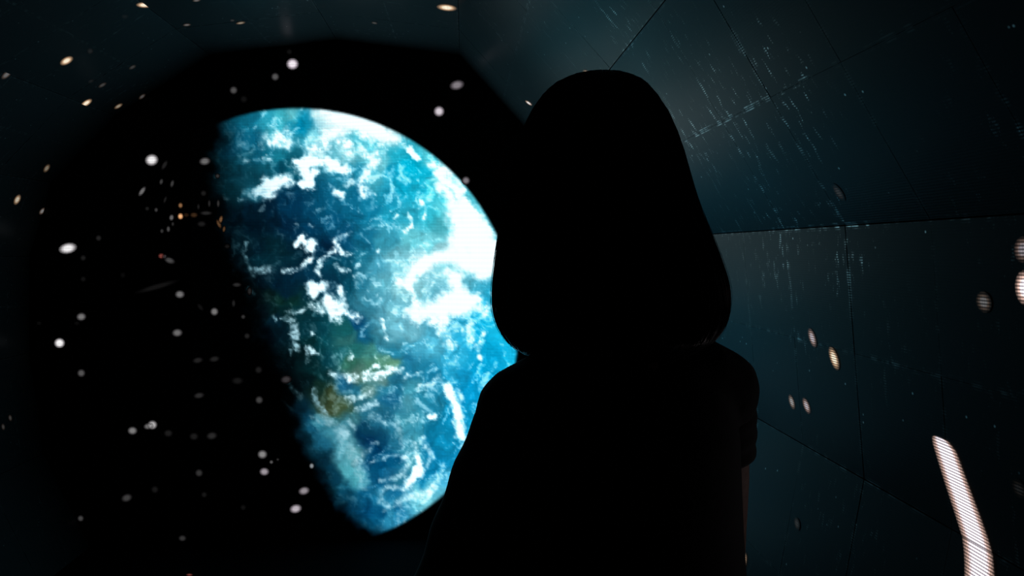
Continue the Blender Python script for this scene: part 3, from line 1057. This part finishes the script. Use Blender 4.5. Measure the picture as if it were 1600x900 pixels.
S = Blobs()
TORSO = [(0.700, 0.180, 0.160, -0.006), (0.760, 0.180, 0.162, -0.006), (0.830, 0.177, 0.160, -0.006), (0.900, 0.171, 0.146, -0.002),
         (0.980, 0.165, 0.130, 0.006), (1.060, 0.164, 0.127, 0.012), (1.130, 0.159, 0.128, 0.014), (1.190, 0.156, 0.112, 0.005),
         (1.240, 0.146, 0.080, -0.006), (1.275, 0.100, 0.055, -0.010)]
zz = np.linspace(0.700, 1.275, 40)
TA = np.array(TORSO)
loft(S.bm, [((0, np.interp(z, TA[:, 0], TA[:, 3]), z), (np.interp(z, TA[:, 0], TA[:, 1]), 0, 0), (0, np.interp(z, TA[:, 0], TA[:, 2]), 0)) for z in zz], 48, (True, True))
for s in (-1, 1):
    S.chain([(s * 0.035, -0.012, 1.266), (s * 0.10, -0.010, 1.258), (s * 0.152, -0.006, 1.237)], [0.056, 0.056, 0.055])
S.ball((-0.156, -0.008, 1.225), 0.056); S.ball((0.152, -0.003, 1.225), 0.056)
bmesh.ops.recalc_face_normals(S.bm, faces=S.bm.faces)
shirt_me = S.build('t_shirt', 0.0055, 12)
shirt_me = open_cloth(shirt_me, [((0, 0, 0.728), (0, 0, -1), 1.0)], 0.003)
bm = bmesh.new(); bm.from_mesh(shirt_me)


def sleeve(pts, radii):
    P = [Vector(p) for p in pts]
    rings = []
    for k in range(25):
        t = k / 24 * (len(P) - 1)
        q = min(int(t), len(P) - 2); f = t - q
        c = P[q].lerp(P[q + 1], f); r = radii[q] * (1 - f) + radii[q + 1] * f
        d = (P[min(q + 1 + (f > 0.5), len(P) - 1)] - P[max(q - (f < 0.5), 0)]).normalized()
        u = Vector((0, 1, 0)).cross(d).normalized(); v = d.cross(u)
        fold = 1 + 0.018 * math.sin(k * 0.9)
        rings.append((c, u * r * fold, v * r * fold))
    loft(bm, rings, 32, (True, False))


sleeve([(-0.150, -0.006, 1.236), (-0.177, -0.013, 1.17), (-0.203, -0.02, 1.10), (-0.229, -0.026, 1.03)], [0.049, 0.057, 0.063, 0.067])
sleeve([(0.146, -0.004, 1.236), (0.160, 0.008, 1.185), (0.168, 0.016, 1.142)], [0.049, 0.053, 0.052])
bmesh.ops.recalc_face_normals(bm, faces=bm.faces)
bm.to_mesh(shirt_me); bm.free()
shirt = link('t_shirt', shirt_me, M_SHIRT, person, True)
so = shirt.modifiers.new('cloth', 'SOLIDIFY'); so.thickness = 0.0035; so.offset = -1
# ribbed collar
bm = bmesh.new()
nu, nv = 40, 8
vs_ = []
for i in range(nu):
    a = 2 * math.pi * i / nu
    c = Vector((HX * 0.3 + 0.068 * math.cos(a), -0.004 + 0.062 * math.sin(a), 1.293 - 0.018 * math.sin(a)))
    out = Vector((math.cos(a), math.sin(a), 0))
    vs_.append([bm.verts.new(c + out * 0.005 * math.cos(2 * math.pi * j / nv) + Vector((0, 0, 0.011 * math.sin(2 * math.pi * j / nv)))) for j in range(nv)])
for i in range(nu):
    for j in range(nv):
        i2, j2 = (i + 1) % nu, (j + 1) % nv
        bm.faces.new((vs_[i][j], vs_[i2][j], vs_[i2][j2], vs_[i][j2]))
bmesh.ops.recalc_face_normals(bm, faces=bm.faces)
link('collar', from_bm('collar', bm), M_SHIRT, shirt, True)

# trousers
T = Blobs()
T.ball((0, -0.005, 0.845), (0.166, 0.118, 0.10), 3)
for s in (-1, 1):
    T.ball((s * 0.066, -0.066, 0.83), (0.088, 0.078, 0.092))
    T.chain([(s * 0.084, 0, 0.81), (s * 0.090, 0.008, 0.62), (s * 0.093, 0.010, 0.45), (s * 0.095, -0.008, 0.30), (s * 0.096, -0.012, 0.10)],
            [0.090, 0.080, 0.066, 0.062, 0.056])
tr_me = T.build('trousers', 0.006, 8)
tr_me = open_cloth(tr_me, [((0, 0, 0.085), (0, 0, -1), 1.0)], 0.003)
tr_o = link('trousers', tr_me, M_TROUSERS, person, True)
so = tr_o.modifiers.new('cloth', 'SOLIDIFY'); so.thickness = 0.003; so.offset = -1
# shoes
for s in (-1, 1):
    K = Blobs()
    K.chain([(s * 0.094, -0.035, 0.055), (s * 0.098, 0.05, 0.048), (s * 0.104, 0.130, 0.038)], [0.046, 0.044, 0.034])
    K.chain([(s * 0.094, -0.02, 0.06), (s * 0.094, -0.018, 0.085)], [0.044, 0.042])
    K.chain([(s * 0.094, -0.045, 0.024), (s * 0.099, 0.05, 0.024), (s * 0.105, 0.135, 0.024)], [0.040, 0.045, 0.040], 2, (1, 1, 0.5))
    sh_me = K.build('shoe', 0.005, 4)
    zs = min(v.co.z for v in sh_me.vertices)
    for v in sh_me.vertices: v.co.z = max(v.co.z - zs, 0.0)
    link('shoe', sh_me, M_SHOE, person, True)
zmin = min(v.co.z for v in body_me.vertices)
if zmin < 0.004:
    for v in body_me.vertices:
        if v.co.z < 0.06: v.co.z = max(v.co.z, 0.006)

# hair: a full bob. outline measured from behind: height, left and right extent (pixels at the head's distance)
HD = 0.90
PROF = [(113, 930, 948), (115.5, 912, 966), (120, 895, 983), (127, 878, 998), (135, 865, 1008), (155, 846, 1024), (180, 831, 1039),
        (210, 818, 1051), (250, 805, 1063), (300, 794, 1075), (345, 787, 1091), (385, 781, 1108), (420, 776, 1121), (445, 773, 1129),
        (470, 772, 1131), (490, 774, 1129), (508, 779, 1122), (525, 788, 1110), (540, 800, 1092), (550, 815, 1070), (553, 850, 1030)]
pz = np.array([p[0] for p in PROF], float); pl = np.array([p[1] for p in PROF], float); pr = np.array([p[2] for p in PROF], float)
LW = on_y(pl, pz, HD); RW = on_y(pr, pz, HD)
cxw = (LW[:, 0] + RW[:, 0]) / 2; aw = (RW[:, 0] - LW[:, 0]) / 2; zw = (LW[:, 2] + RW[:, 2]) / 2
par = np.linspace(0, len(PROF) - 1, 52)
ii = np.arange(len(PROF))
cxs = np.interp(par, ii, cxw); aws = np.interp(par, ii, aw); zs_ = np.interp(par, ii, zw)
FACE = math.pi / 2 + BODY_YAW          # world heading of the face
Minv = (Matrix.Translation(PB) @ Matrix.Rotation(BODY_YAW, 4, 'Z')).inverted()


def hair_pt(k, th, off=0.0):
    """k = row (float), th = world azimuth"""
    z = np.interp(k, np.arange(52), zs_); a = np.interp(k, np.arange(52), aws); cx = np.interp(k, np.arange(52), cxs)
    b = a * 0.98 if z > 1.50 else min(a * 0.98, 0.118 + (1.50 - z) * 0.05)
    b = min(b, 0.128)
    wob = 1.0 + 0.010 * math.sin(9 * th + z * 7) + 0.006 * math.sin(23 * th - z * 11)
    lat = abs(math.cos(th))
    wob = 1.0 + (wob - 1.0) * (1 - lat ** 3)      # outline kept as measured
    return Vector((cx + (a * wob + off) * math.cos(th), HD + (b * wob + off) * math.sin(th), z))


bm = bmesh.new()
NT = 72
grid = []
for k in range(52):
    grid.append([bm.verts.new(Minv @ hair_pt(k, 2 * math.pi * i / NT)) for i in range(NT)])
top = bm.verts.new(Minv @ Vector((cxs[0], HD, zs_[0] + 0.0015)))


def in_face(k, i):
    th = 2 * math.pi * (i + 0.5) / NT
    d = abs((th - FACE + math.pi) % (2 * math.pi) - math.pi)
    z = zs_[k]
    return z < 1.515 and d < math.radians(38 + 10 * min(1, (1.515 - z) / 0.06))


for i in range(NT):
    bm.faces.new((top, grid[0][i], grid[0][(i + 1) % NT]))
for k in range(51):
    for i in range(NT):
        if in_face(k, i): continue
        j = (i + 1) % NT
        bm.faces.new((grid[k][i], grid[k + 1][i], grid[k + 1][j], grid[k][j]))
bmesh.ops.recalc_face_normals(bm, faces=bm.faces)
hair = link('hair', from_bm('hair', bm), M_HAIR, person, True)
so = hair.modifiers.new('depth', 'SOLIDIFY'); so.thickness = 0.014; so.offset = -1

# locks and single strands lying on the bob, some standing off it
bm = bmesh.new()
for n_ in range(620):
    th0 = random.uniform(0, 2 * math.pi)
    d = abs((th0 - FACE + math.pi) % (2 * math.pi) - math.pi)
    if d < math.radians(50): continue
    loose = n_ % 5 == 0
    off = random.uniform(0.0005, 0.003) if not loose else random.uniform(0.001, 0.006)
    k0 = random.uniform(0, 16); k1 = random.uniform(43, 51) if not loose else random.uniform(36, 50)
    drift = random.uniform(-0.10, 0.10)
    rad = random.uniform(0.0005, 0.0011) if not loose else random.uniform(0.0003, 0.0006)
    prev = None
    m_ = 18
    for q_ in range(m_ + 1):
        t = q_ / m_
        k = k0 + (k1 - k0) * t
        o = off * math.sin(math.pi * min(1, t * 0.85 + 0.08)) * (1.0 if not loose else (0.4 + 0.9 * t))
        p = hair_pt(k, th0 + drift * t + 0.012 * math.sin(5 * t + n_), o)
        out = Vector((math.cos(th0), math.sin(th0), 0.15)); sd = Vector((-math.sin(th0), math.cos(th0), 0))
        rr = rad * (1 - 0.75 * t ** 3)
        cur = [bm.verts.new(Minv @ (p + out * rr)), bm.verts.new(Minv @ (p - out * rr * 0.5 + sd * rr)), bm.verts.new(Minv @ (p - out * rr * 0.5 - sd * rr))]
        if prev:
            for e in range(3):
                bm.faces.new((prev[e], cur[e], cur[(e + 1) % 3], prev[(e + 1) % 3]))
        prev = cur
st = link('hair_strands', from_bm('hair_strands', bm), M_HAIR, hair, True)
st['kind'] = 'stuff'
